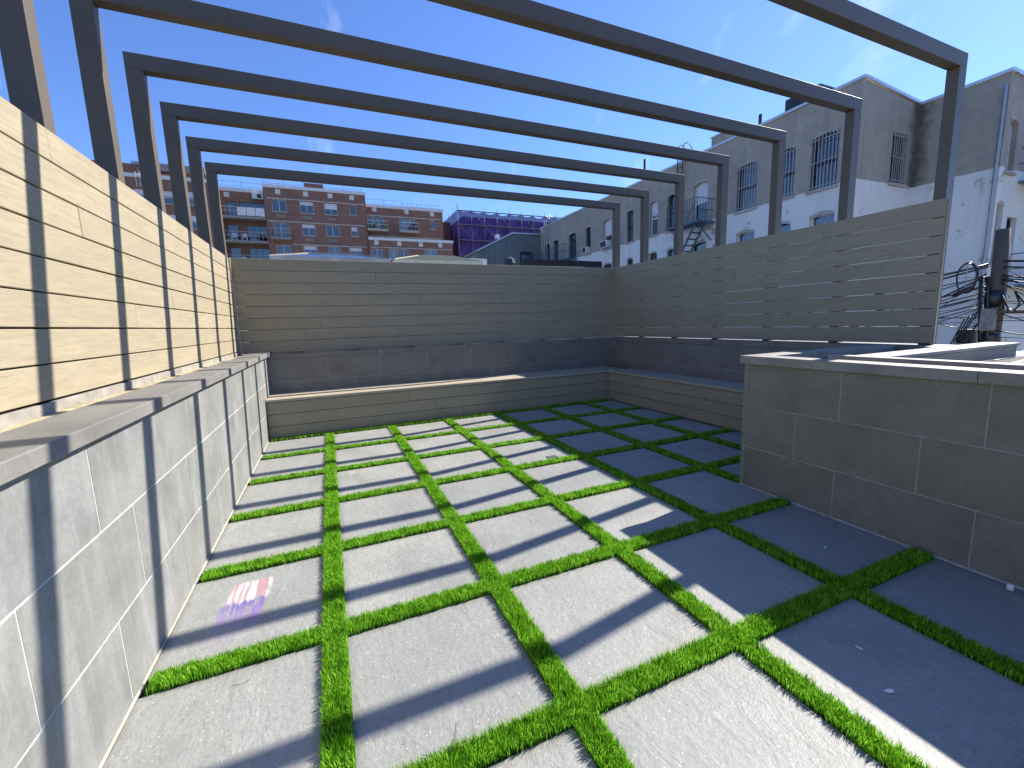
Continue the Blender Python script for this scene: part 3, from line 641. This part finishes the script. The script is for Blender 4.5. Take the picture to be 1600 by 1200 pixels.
# fire escapes
def fire_escape(x, ya, yb, z, stair, mat):
    f = MB()
    for yy in np.arange(ya, yb, .09): f.box(x-.95, x-.02, float(yy), float(yy)+.03, z-.03, z)
    f.box(x-.98, x-.95, ya, yb, z-.09, z+.01); f.box(x-.98, x, ya-.03, ya, z-.09, z+.01); f.box(x-.98, x, yb, yb+.03, z-.09, z+.01)
    for yy in (ya+.1, yb-.1): f.tube([(x-.9, yy, z-.05), (x, yy, z-.75)], .025, 4)
    fo = f.obj('fire_escape', mat, sb)
    r = MB()
    for h in (.45, .9):
        r.tube([(x, ya, z+h), (x-.96, ya, z+h), (x-.96, yb, z+h), (x, yb, z+h)], .018, 4)
    n = int((yb-ya)/.14)
    for i in range(n+1): yy = ya+(yb-ya)*i/n; r.tube([(x-.96, yy, z), (x-.96, yy, z+.9)], .010, 4)
    for i in range(6): xx = x-.96+.16*i; r.tube([(xx, ya, z), (xx, ya, z+.9)], .010, 4); r.tube([(xx, yb, z), (xx, yb, z+.9)], .010, 4)
    r.obj('railing', mat, fo)
    if stair:
        s = MB(); y0, z0, y1, z1 = stair
        for xx in (x-.85, x-.35): s.prism([(y0, z0), (y0+.0, z0-.16), (y1, z1-.16), (y1, z1)], 0, xx, xx+.035)
        for i in range(12):
            t = (i+.5)/12; s.box(x-.85, x-.32, y0+(y1-y0)*t-.09, y0+(y1-y0)*t+.09, z0+(z1-z0)*t-.08, z0+(z1-z0)*t-.05)
        s.tube([(x-.86, y0, z0+.8), (x-.86, y1, z1+.8)], .018, 4); s.obj('stair', mat, fo)
fire_escape(SX, 8.25, 9.95, 5.19, (8.45, 5.19, 10.3, 2.4), 'blue_iron')
fire_escape(SX, 19.0, 23.4, 5.25, None, 'blue_iron')
fe = MB()
for xx in (20.35, 21.6): fe.box(xx, xx+.10, CY-1.0, CY-.92, -4.4, 5.9)
for z in (1.9, 5.0): fe.box(20.3, 23, CY-1.02, CY-.02, z-.06, z)
for z in (2.4, 2.85, 5.5, 5.95): fe.tube([(20.32, CY, z), (20.32, CY-1, z), (23, CY-1, z)], .022, 4)
for i in range(18): fe.tube([(20.32+.15*i, CY-1, 1.9), (20.32+.15*i, CY-1, 2.85)], .01, 4); fe.tube([(20.32+.15*i, CY-1, 5.0), (20.32+.15*i, CY-1, 5.95)], .01, 4)
fe.obj('fire_escape', 'blue_iron', sb)
MB().box(19.72, 20.05, CY-.14, CY-.002, 2.75, 3.1).obj('wall_lamp', 'white_trim', sb)

# ---- grey building with a sloping roof line ----
gb = empty('grey_shed_building', (0, 0, 0), label='low grey sided building with sloping roof below the purple netting', cat='building')
P5 = lambda u, z, d: (u, 24.0+d, z)
mb = MB(); prof = [(10.98, -4.49), (15.98, -4.49), (15.98, 7.66), (13.66, 7.66), (10.98, 6.38)]; mb.prism(prof, 1, 24.0, 33.0); mb.obj('wall', 'grey_render', gb)
mb = MB(); mb.prism([(10.85, 6.30), (13.64, 7.64), (13.64, 7.74), (10.85, 6.40)], 1, 23.9, 33.1); mb.prism([(13.642, 7.662), (15.97, 7.662), (15.97, 7.76), (13.642, 7.74)], 1, 23.9, 33.1); mb.obj('roof_edge', 'aluminium', gb)
for xx in np.arange(11.35, 15.9, .45):
    MB().box(float(xx), float(xx)+.03, 23.975, 23.998, -1, min(7.6, 6.4+(float(xx)-10.98)*.47) if xx < 13.6 else 7.6).obj('siding_seam', 'grey_render', gb)
mb = MB(); ubox(mb, P5, 14.25, 15.2, 4.5, 6.42, -.06, .0-.003); o = mb.obj('doorway', 'dark_iron', gb)
mb = MB(); ubox(mb, P5, 14.33, 15.12, 4.6, 6.2, -.075, -.062); mb.obj('pane', 'glass', o)
MB().box(13.2, 13.5, 26, 26.3, 7.7, 8.0).obj('vent', 'white_trim', gb)

# ---- red brick apartment building ----
BY = 56.0
bb = empty('brick_building', (0, 0, 0), label='red brick apartment building with pale bands and balconies behind the rear fence', cat='building')
P6 = lambda u, z, d: (u, BY+d, z)
PA = lambda u, z, d: (u, BY+1.6+d, z)
PC = lambda u, z, d: (u, BY+.9+d, z)
PD = lambda u, z, d: (u, BY-.4+d, z)
bw1 = [(-4.24, -2.66, 15.72, 17.13), (-1.16, .40, 15.72, 17.11), (1.65, 3.22, 15.72, 17.11), (4.68, 5.47, 15.9, 17.11), (-4.30, -2.68, 12.55, 14.42), (-1.17, .38, 13.0, 14.38), (1.65, 3.23, 13.05, 14.40), (4.69, 5.48, 13.2, 14.38), (-4.26, -2.65, 10.2, 11.74), (-1.2, .38, 10.25, 11.74), (1.7, 3.15, 10.25, 11.74), (4.23, 5.84, 10.3, 11.72), (-4.26, -2.65, 7.4, 8.9), (-1.2, .38, 7.4, 8.9), (1.7, 3.15, 7.4, 8.9)]
mb = MB(); grid_wall(mb, -5.04, 6.73, -4.49, 18.45, bw1, P6, .2); mb.box(-5.03, 6.72, BY+.21, BY+14, -4.49, 18.44); mb.obj('wall', 'brick', bb)
aw = [(-9.30, -8.2, 14.98, 16.9), (-7.95, -5.2, 14.98, 16.9), (-9.4, -8.3, 12.2, 14.2), (-7.4, -5.2, 12.2, 14.2), (-9.4, -8.3, 9.4, 11.5), (-7.4, -5.2, 9.4, 11.5)]
mb = MB(); grid_wall(mb, -10.2, -5.041, -4.49, 18.1, aw, PA, .2); mb.box(-10.19, -5.042, BY+1.81, BY+14, -4.49, 18.09); mb.obj('wall', 'brick', bb)
cw = [(6.90, 9.03, 14.35, 16.05), (11.10, 13.33, 14.35, 16.03), (15.47, 16.16, 14.84, 16.0)]
mb = MB(); grid_wall(mb, 6.731, 17.3, -4.49, 17.25, cw, PC, .2); mb.box(6.74, 17.29, BY+1.11, BY+14, -4.49, 17.24); mb.obj('wall', 'brick', bb)
dw = [(6.96, 8.46, 10.3, 11.62), (9.26, 10.5, 10.3, 11.7), (10.7, 11.86, 10.3, 11.7), (14.09, 15.92, 10.3, 11.75)]
mb = MB(); grid_wall(mb, 6.732, 18.2, -4.49, 12.75, dw, PD, .2); mb.box(6.742, 18.19, BY-.19, BY+.89, -4.49, 12.74); mb.obj('wall', 'brick', bb)
ew = [(-15.1, -14.0, 15.75, 17.1), (-12.9, -11.9, 15.75, 17.2), (-12.9, -11.9, 13.1, 14.6), (-15.1, -14.0, 13.1, 14.6), (-19.9, -18.7, 15.75, 17.1), (-17.6, -16.6, 15.75, 17.1)]
PE = lambda u, z, d: (u, BY-.2+d, z)
mb = MB(); grid_wall(mb, -26, -10.201, -4.49, 18.3, ew, PE, .2); mb.box(-25.9, -10.21, BY+.01, BY+14, -4.49, 18.29); mb.obj('wall', 'brick', bb)
MB().box(-21.5, -17.0, BY+1.5, BY+7, 18.3, 20.2).obj('roof_bulkhead', 'brick', bb)
for i, h in enumerate(bw1): window(bb, P6, h, .2, 'white_trim', 2 if h[1]-h[0] > 1 else 1, False, False, False, True, False, [0, .3, .5, 0, 0, .3, 0, .45, 0, .3, 0, .3, 0, 0, 0][i])
for h in aw: window(bb, PA, h, .2, 'blue_iron', 3 if h[1]-h[0] > 1.5 else 1, False, False, False, False)
for h in cw: window(bb, PC, h, .2, 'white_trim', 3 if h[1]-h[0] > 1 else 1, False, False, False, True, False, 0)
for h in dw: window(bb, PD, h, .2, 'white_trim', 2, False, False, False, True, False, 0)
for h in ew: window(bb, PE, h, .2, 'white_trim', 1, True, False, False, True, False, .4)
def band(P, u0, u1, z0, z1, out=.08, mat='limestone', name='string_course'):
    mb = MB(); ubox(mb, P, u0, u1, z0, z1, -out, -.002); return mb.obj(name, mat, bb)
for z in (17.16, 14.48, 11.76, 9.0): band(P6, -4.8 if z > 12 else -2.4, 6.5, z, z+.14)
for z in (16.12, 13.45): band(PC, 6.74, 16.95, z, z+.14)
band(PD, 6.9, 18.0, 11.76, 11.88)
band(P6, -5.10, 6.79, 18.451, 18.82, .10, 'white_trim', 'parapet_cap'); band(PA, -10.25, -5.11, 18.102, 18.52, .10, 'white_trim', 'parapet_cap')
band(PC, 6.80, 17.42, 17.252, 17.62, .10, 'white_trim', 'parapet_cap'); band(PD, 6.72, 18.3, 12.752, 13.12, .10, 'white_trim', 'parapet_cap'); band(PE, -26, -10.26, 18.302, 18.7, .10, 'white_trim', 'parapet_cap')
for (P, L_) in ((P6, [(-3.74, 17.75), (-.66, 17.75), (2.18, 17.75), (4.78, 17.72)]), (PC, [(7.61, 16.72), (11.91, 16.69), (15.49, 16.61)]), (PA, [(-9.39, 17.4)]), (PD, [(7.41, 12.14), (10.43, 12.14), (13.38, 12.14), (16.11, 12.14)])):
    for (u, z) in L_:
        mb = MB(); ubox(mb, P, u, u+.55, z, z+.56, -.03, -.003)
        for k in range(6): ubox(mb, P, u+.03, u+.52, z+.04+.085*k, z+.08+.085*k, -.05, -.031)
        mb.obj('vent_grille', 'white_trim', bb)
for (u, z) in ((-.95, 15.0), (1.85, 15.0), (-.95, 12.3), (1.85, 12.35), (-3.9, 15.0)):
    mb = MB(); ubox(mb, P6, u, u+1.1, z, z+.34, -.04, -.003)
    for k in range(4): ubox(mb, P6, u+.04, u+1.06, z+.04+.075*k, z+.07+.075*k, -.06, -.041)
    mb.obj('vent_grille', 'kick', bb)
mb = MB(); ubox(mb, PA, -6.4, -5.2, 17.3, 17.98, -.5, -.003); o = mb.obj('air_conditioner', 'white_trim', bb)
mb = MB(); cx, cz, yy = -5.62, 17.64, BY+1.6-.505; mb.prism([(cx+.26*math.cos(t*.524), cz+.26*math.sin(t*.524)) for t in range(12)], 1, yy-.004, yy); mb.obj('fan', 'dark_iron', o)
# balconies
def balcony(P, u0, u1, z, depth, panels=None, rail='bar_white', slabmat='kick'):
    mb = MB(); ubox(mb, P, u0, u1, z-.28, z, -depth, -.004); b = mb.obj('balcony', slabmat, bb)
    r = MB(); 
    for h in (.55, 1.02): r.tube([P(u0+.04, z+h, -.01), P(u0+.04, z+h, -depth+.05), P(u1-.04, z+h, -depth+.05), P(u1-.04, z+h, -.01)], .03, 4)
    n = int((u1-u0)/.45)
    for i in range(n+1): u = u0+.04+(u1-u0-.08)*i/n; r.tube([P(u, z, -depth+.05), P(u, z+1.02, -depth+.05)], .018, 4)
    r.obj('railing', rail, b)
    if panels:
        a, c = panels; n = 3
        for i in range(n):
            q = MB(); ubox(q, P, a+(c-a)*i/n+.03, a+(c-a)*(i+1)/n-.03, z+.06, z+1.0, -depth+.01, -depth+.03); q.obj('panel', 'white_trim', b)
    return b
def chair(P, u, z, d, parent, mat='white_trim'):
    mb = MB(); ubox(mb, P, u, u+.5, z+.40, z+.45, d-.5, d); ubox(mb, P, u, u+.5, z+.45, z+.9, d-.04, d)
    for uu in (u, u+.46):
        for dd in (d-.5, d-.04): ubox(mb, P, uu, uu+.04, z, z+.40, dd, dd+.04)
        ubox(mb, P, uu, uu+.04, z+.6, z+.64, d-.5, d-.04)
    mb.obj('balcony_chair', mat, parent)
b1 = balcony(PA, -10.1, -5.06, 14.92, 1.7, (-8.0, -5.1)); b2 = balcony(PA, -10.1, -5.06, 12.10, 1.7); b3 = balcony(PA, -10.1, -5.06, 9.35, 1.7)
chair(PA, -8.9, 12.1, -.9, b2); chair(PA, -7.8, 12.1, -.9, b2); chair(PA, -6.3, 12.1, -.7, b2, 'dark_iron'); chair(PA, -5.8, 12.1, -.7, b2, 'dark_iron'); chair(PA, -8.2, 9.35, -.9, b3)
balcony(P6, -4.62, -2.4, 12.50, 1.1, None, 'limestone')
b4 = balcony(PC, 6.76, 9.4, 14.28, 1.2, None, 'bar_white', 'limestone'); b5 = balcony(PC, 11.0, 13.6, 14.28, 1.2, None, 'bar_white', 'limestone')
def bush(P, u, z, d, r, parent, seed):
    q = np.random.default_rng(seed); mb = MB()
    for i in range(90):
        v = q.normal(size=3); v /= np.linalg.norm(v); c = v*r*q.random()**.4; e = q.normal(size=(3, 3))*r*.22
        p = [P(u+c[0]+e[k, 0], z+r*.8+c[2]*.8+e[k, 2], d+c[1]+e[k, 1]) for k in range(3)]; mb.quad(*p)
    mb.obj('potted_plant', 'plant', parent)
for i, u in enumerate((7.1, 7.7, 8.9)): bush(PC, u, 14.3, -.9, .36, b4, i)
mb = MB(); ubox(mb, PC, 12.5, 13.3, 14.3, 15.2, -1.0, -.4); mb.obj('grill_cover', 'dark_iron', b5)
# roof railings
def railing(P, u0, u1, z0, h, step=2.2, mat='galv', glass=False):
    mb = MB()
    for q in (h, h*.5): mb.tube([P(u0, z0+q, .4), P(u1, z0+q, .4)], .025, 4)
    n = max(1, round((u1-u0)/step))
    for i in range(n+1): u = u0+(u1-u0)*i/n; mb.tube([P(u, z0, .4), P(u, z0+h, .4)], .03, 4)
    mb.obj('roof_railing', mat, bb)
railing(PA, -10.0, -5.1, 18.3, 1.05); railing(P6, -5.0, -.6, 18.6, 1.0); railing(P6, 1.8, 6.4, 18.6, 1.0); railing(PC, 6.8, 11.7, 17.4, 1.0); railing(PC, 11.8, 17.1, 17.4, .8, .7)
MB().box(-.5, 1.75, BY+2, BY+5, 18.44, 19.95).obj('roof_bulkhead', 'brick', bb); MB().box(.55, 1.3, BY+1.9, BY+1.99, 18.9, 19.35).obj('vent_grille', 'white_trim', bb)
# rooftop canopy at the left
c = MB(); c.box(-17.0, -10.9, BY+1.0, BY+6, 19.55, 20.35); co = c.obj('roof_canopy', 'kick', bb)
for u in (-16.9, -14.0, -11.1): MB().box(u, u+.15, BY+1.1, BY+1.25, 18.3, 19.55).obj('post', 'dark_iron', co)
MB().box(-15.2, -14.0, BY+1.6, BY+1.7, 19.0, 19.4).obj('awning', 'orange', co)
railing(PE, -17, -10.3, 18.5, .9, 1.5)
MB().box(-18.0, -17.3, BY+2, BY+2.6, 20.2, 20.65).obj('roof_vent', 'galv', bb); MB().tube([(-17.2, BY+2, 20.2), (-17.2, BY+2, 21.3)], .04, 5).obj('antenna', 'dark_iron', bb)
mb = MB()
for u in (-17.1, -16.75): mb.tube([(u, BY-.35, 17.3), (u, BY-.35, 18.9)], .03, 4)
for z in np.arange(17.4, 18.9, .25): mb.tube([(-17.1, BY-.35, float(z)), (-16.75, BY-.35, float(z))], .02, 4)
mb.obj('roof_ladder', 'white_trim', bb)

# ---- building wrapped in scaffolding and purple netting ----
NY = 62.0
pb = empty('netted_building', (0, 0, 0), label='building wrapped in scaffolding and purple debris netting beside the brick building', cat='building')
MB().box(22.4, 48, NY+1.6, NY+16, -4.49, 18.6).obj('wall', 'dark_brick', pb)
lev = [10.0, 12.2, 14.6, 17.0, 19.1]
for a, b in zip(lev[:-1], lev[1:]):
    for k in range(12):
        u0 = 21.2+2.2*k; mb = MB(); q = np.random.default_rng(int(a*10)+k); n = 6
        for i in range(n):
            for j in range(4):
                def pt(i, j): s = math.sin(math.pi*i/n)*math.sin(math.pi*j/4); return (u0+2.2*i/n, NY+.22+.16*s*math.sin(k*1.7+a)+.06*math.sin(9*i+4*j+k)*s, a+(b-a)*j/4 - (.10+.30*((k*37) % 7)/7)*math.sin(math.pi*i/n)*(j == 4)*(b > 19))
                mb.quad(pt(i, j), pt(i+1, j), pt(i+1, j+1), pt(i, j+1))
        mb.obj('netting', 'net', pb)
    for k in range(5):
        y0 = NY+.2+2.6*k; MB().quad((21.15, y0, a), (21.15, y0+2.6, a), (21.15, y0+2.6, b), (21.15, y0, b)).obj('netting', 'net', pb)
for k in range(13):
    u = 21.2+2.2*k; MB().tube([(u, NY, -4.4), (u, NY, 20.0 if k % 2 == 0 else 19.7)], .04, 5).obj('scaffold_tube', 'scaffold', pb)
for k in range(6): MB().tube([(21.05, NY+2.6*k, -4.4), (21.05, NY+2.6*k, 20.0)], .04, 5).obj('scaffold_tube', 'scaffold', pb)
for z in lev:
    MB().box(21.1, 47, NY-.25, NY+.1, z-.08, z).obj('scaffold_deck', 'scaffold', pb); MB().tube([(21.05, NY, z), (21.05, NY+13.5, z)], .04, 5).obj('scaffold_tube', 'scaffold', pb)
for i, (a, b) in enumerate(zip(lev[:-1], lev[1:])):
    for k in range(0, 12, 2): u = 21.2+2.2*(k+i % 2); MB().tube([(u, NY-.08, b), (u+2.2, NY-.08, a)], .035, 5).obj('scaffold_brace', 'scaffold', pb)
MB().box(18.9, 21.0, NY+4, NY+14, -4.49, 18.1).obj('dark_flank', 'dark_brick', pb)

# ---- roofs just behind the rear fence ----
rh = MB().box(-6, 10.2, 4.0, 15.0, -4.49, 2.55).obj('row_house', 'roof_grey'); props(rh, 'flat grey roofed row house just behind the rear fence', 'house')
def skylight(x0, x1, y0, y1, z0, z1, inset, label, face, edge):
    s = empty('roof_monitor', (0, 0, 0), label=label, cat='skylight', group='skylights on the row house roof')
    MB().box(x0, x1, y0, y1, 2.551, z0).obj('curb', edge, s)
    mb = MB(); a = [(x0, y0, z0+.001), (x1, y0, z0+.001), (x1, y1, z0+.001), (x0, y1, z0+.001)]; b = [(x0+inset, y0+inset*.6, z1), (x1-inset, y0+inset*.6, z1), (x1-inset, y1-inset*.6, z1), (x0+inset, y1-inset*.6, z1)]
    for i in range(4): j = (i+1) % 4; mb.quad(a[i], a[j], b[j], b[i])
    mb.quad(*b); mb.obj('slope', face, s)
    mb = MB()
    for i in range(4): j = (i+1) % 4; mb.tube([a[i], b[i]], .025, 4); mb.tube([b[i], b[j]], .03, 4)
    mb.obj('metal_edge', edge, s)
skylight(-.55, 2.62, 8.0, 10.4, 3.24, 3.42, .95, 'left pale metal edged skylight rising above the rear fence', 'glass', 'limestone')
skylight(2.75, 5.55, 8.0, 10.4, 3.24, 3.44, .80, 'green edged skylight above the middle of the rear fence', 'copper_green', 'cream')
blk = MB(); blk.box(6.9, 9.9, 7.6, 7.8, 2.551, 3.30); blk.obj('roof_parapet', 'black'); bpy.data.objects['roof_parapet']; props(bpy.data.objects['roof_parapet'], 'black tarred roof parapet above the right part of the rear fence', 'parapet')
MB().box(5.1, 5.75, 8.2, 8.8, 2.551, 3.36).obj('roof_hatch', 'white_trim'); props(bpy.data.objects['roof_hatch'], 'small white roof hatch between the skylight and the black parapet', 'hatch')
vt = empty('roof_ventilator', (6.45, 8.0, 2.55), label='dark round roof ventilator beside the black parapet', cat='ventilator')
MB().tube([(0, 0, 0), (0, 0, .6)], .12, 10).obj('pipe', 'dark_iron', vt); MB().tube([(0, 0, .55), (0, 0, .65), (0, 0, .78), (0, 0, .86)], [.16, .22, .2, .08], 12).obj('cap', 'dark_iron', vt)
pw = MB().box(-1.1, -.62, YN, 3.9, -4.49, 2.02).obj('gap_backing', 'dark_brick'); props(pw, 'dark brick backing wall added behind the left fence to keep its gaps dark', 'wall')  # unseen wall added so that the left fence gaps look dark

# ---- utility pole with its cables ----
up_ = empty('utility_pole', (12.0, -1.64, -4.5), label='weathered wooden utility pole with cable coils beside the white wall', cat='utility pole')
Q = lambda y, z, x=0.0: (x, y, z+4.5)          # local: y offset, absolute height
MB().tube([Q(.05, -4.5), Q(.0, 0), Q(-.02, 1.5), Q(.01, 2.62)], [.15, .13, .115, .098], 14).obj('pole', 'wood_pole', up_, 0, True)
for q in range(7):
    t = q*.9; MB().tube([Q(.115*math.cos(t)+.02*k_, .45+.27*k_, .115*math.sin(t)-.03) for k_ in range(6)], .022, 5).obj('cable', 'cable', up_, 0, True)
MB().tube([Q(.0, .55), Q(.0, .62), Q(.0, .72), Q(.0, .78)], [.13, .145, .145, .13], 12).obj('pole_band', 'cable', up_, 0, True)
MB().tube([Q(.0, 1.25), Q(.0, 1.4), Q(.0, 1.55)], [.13, .15, .13], 12).obj('pole_band', 'cable', up_, 0, True)
MB().box(-.22, -.12, -.10, .10, 5.32, 5.72).obj('junction_box', 'kick', up_, .012)
MB().box(-.18, .02, .18, .40, 5.08, 5.34).obj('meter_box', 'dark_iron', up_, .01)
MB().box(-.32, .2, -1.6, -.55, 5.75, 6.15).obj('transformer', 'blue_iron', up_, .05)
MB().box(-.2, .1, -.9, -.1, 5.62, 5.68).obj('cross_arm', 'wood_pole', up_, .01)
def cable(pts, r, sag=.0, mat='cable'):
    a, b = Vector(pts[0]), Vector(pts[1]); q = [a.lerp(b, t/14) - Vector((0, 0, sag*4*(t/14)*(1-t/14))) for t in range(15)]
    MB().tube(q, r, 6).obj('cable', mat, up_, 0, True)
for (ya, za, yb, zb, r, sg) in [(.1, 2.02, 4.0, 1.62, .04, .12), (.1, 1.98, 4.0, 1.30, .035, .1), (.1, 1.80, 4.0, 1.22, .02, .05), (.1, 1.62, 4.0, .95, .03, .1), (.1, 1.52, 4.0, .85, .022, .15), (.1, 1.45, 4.0, .5, .028, .05), (.15, 1.25, 4.0, .3, .02, .1), (.0, .98, 4.0, .95, .012, .02), (-.1, 2.05, -5, 1.75, .04, .1), (-.1, 1.95, -5, 1.55, .03, .1), (-.1, 1.80, -5, 1.2, .035, .15), (-.1, 1.35, -5, 1.15, .015, .05), (-.1, 1.0, -5, .95, .012, .02), (-.1, .7, -5, .68, .012, .02)]:
    cable((Q(ya, za, -.12), Q(yb, zb, -.3)), r*.5, sg)
for k in range(12):
    q = rng.uniform; cable((Q(.1, q(.9, 2.0), -.14), Q(q(.9, 4), q(.6, 1.7), -.3)), q(.006, .011), q(.05, .3)); cable((Q(-.1, q(.8, 2.0), -.14), Q(q(-1.2, -5), q(.7, 1.8), -.3)), q(.006, .011), q(.05, .3))
mb = MB(); mb.tube([Q(.31+.14*math.sin(t*2*math.pi/28), 1.80+.28*math.cos(t*2*math.pi/28), -.28+.02*math.sin(t*.9)) for t in range(29)], .014, 6); mb.tube([Q(.30+.13*math.sin(t*2*math.pi/28+.4), 1.79+.265*math.cos(t*2*math.pi/28+.4), -.33) for t in range(29)], .010, 6); mb.obj('cable_coil', 'cable', up_, 0, True)
mb = MB(); mb.tube([Q(.31, 1.52, -.30), Q(.31, 2.08, -.30)], .008, 4); mb.tube([Q(.17, 1.80, -.30), Q(.45, 1.80, -.30)], .008, 4); mb.obj('coil_bracket', 'galv', up_)
MB().tube([Q(.20, 1.63, -.32), Q(.24, 1.60, -.33), Q(.42, 1.50, -.33), Q(.47, 1.48, -.33)], [.02, .042, .042, .02], 8).obj('splice_case', 'cable', up_, 0, True)
for k in range(4):
    mb = MB(); mb.tube([Q(.12+.06*k, 1.2-.05*k, -.2), Q(.30+.05*k, .75-.06*k, -.22), Q(.34+.04*k, .62-.06*k, -.22), Q(.22+.03*k, .66-.06*k, -.22), Q(.12, .95, -.2)], .013, 5); mb.obj('cable', 'cable', up_, 0, True)
for k in range(2):
    mb = MB(); mb.tube([Q(-.15, 1.45, -.2), Q(-.2-.05*k, 1.2, -.22), Q(-.32, 1.15+.04*k, -.22), Q(-.38-.05*k, 1.3, -.22), Q(-.3, 1.5, -.2)], .014, 5); mb.obj('cable', 'cable', up_, 0, True)
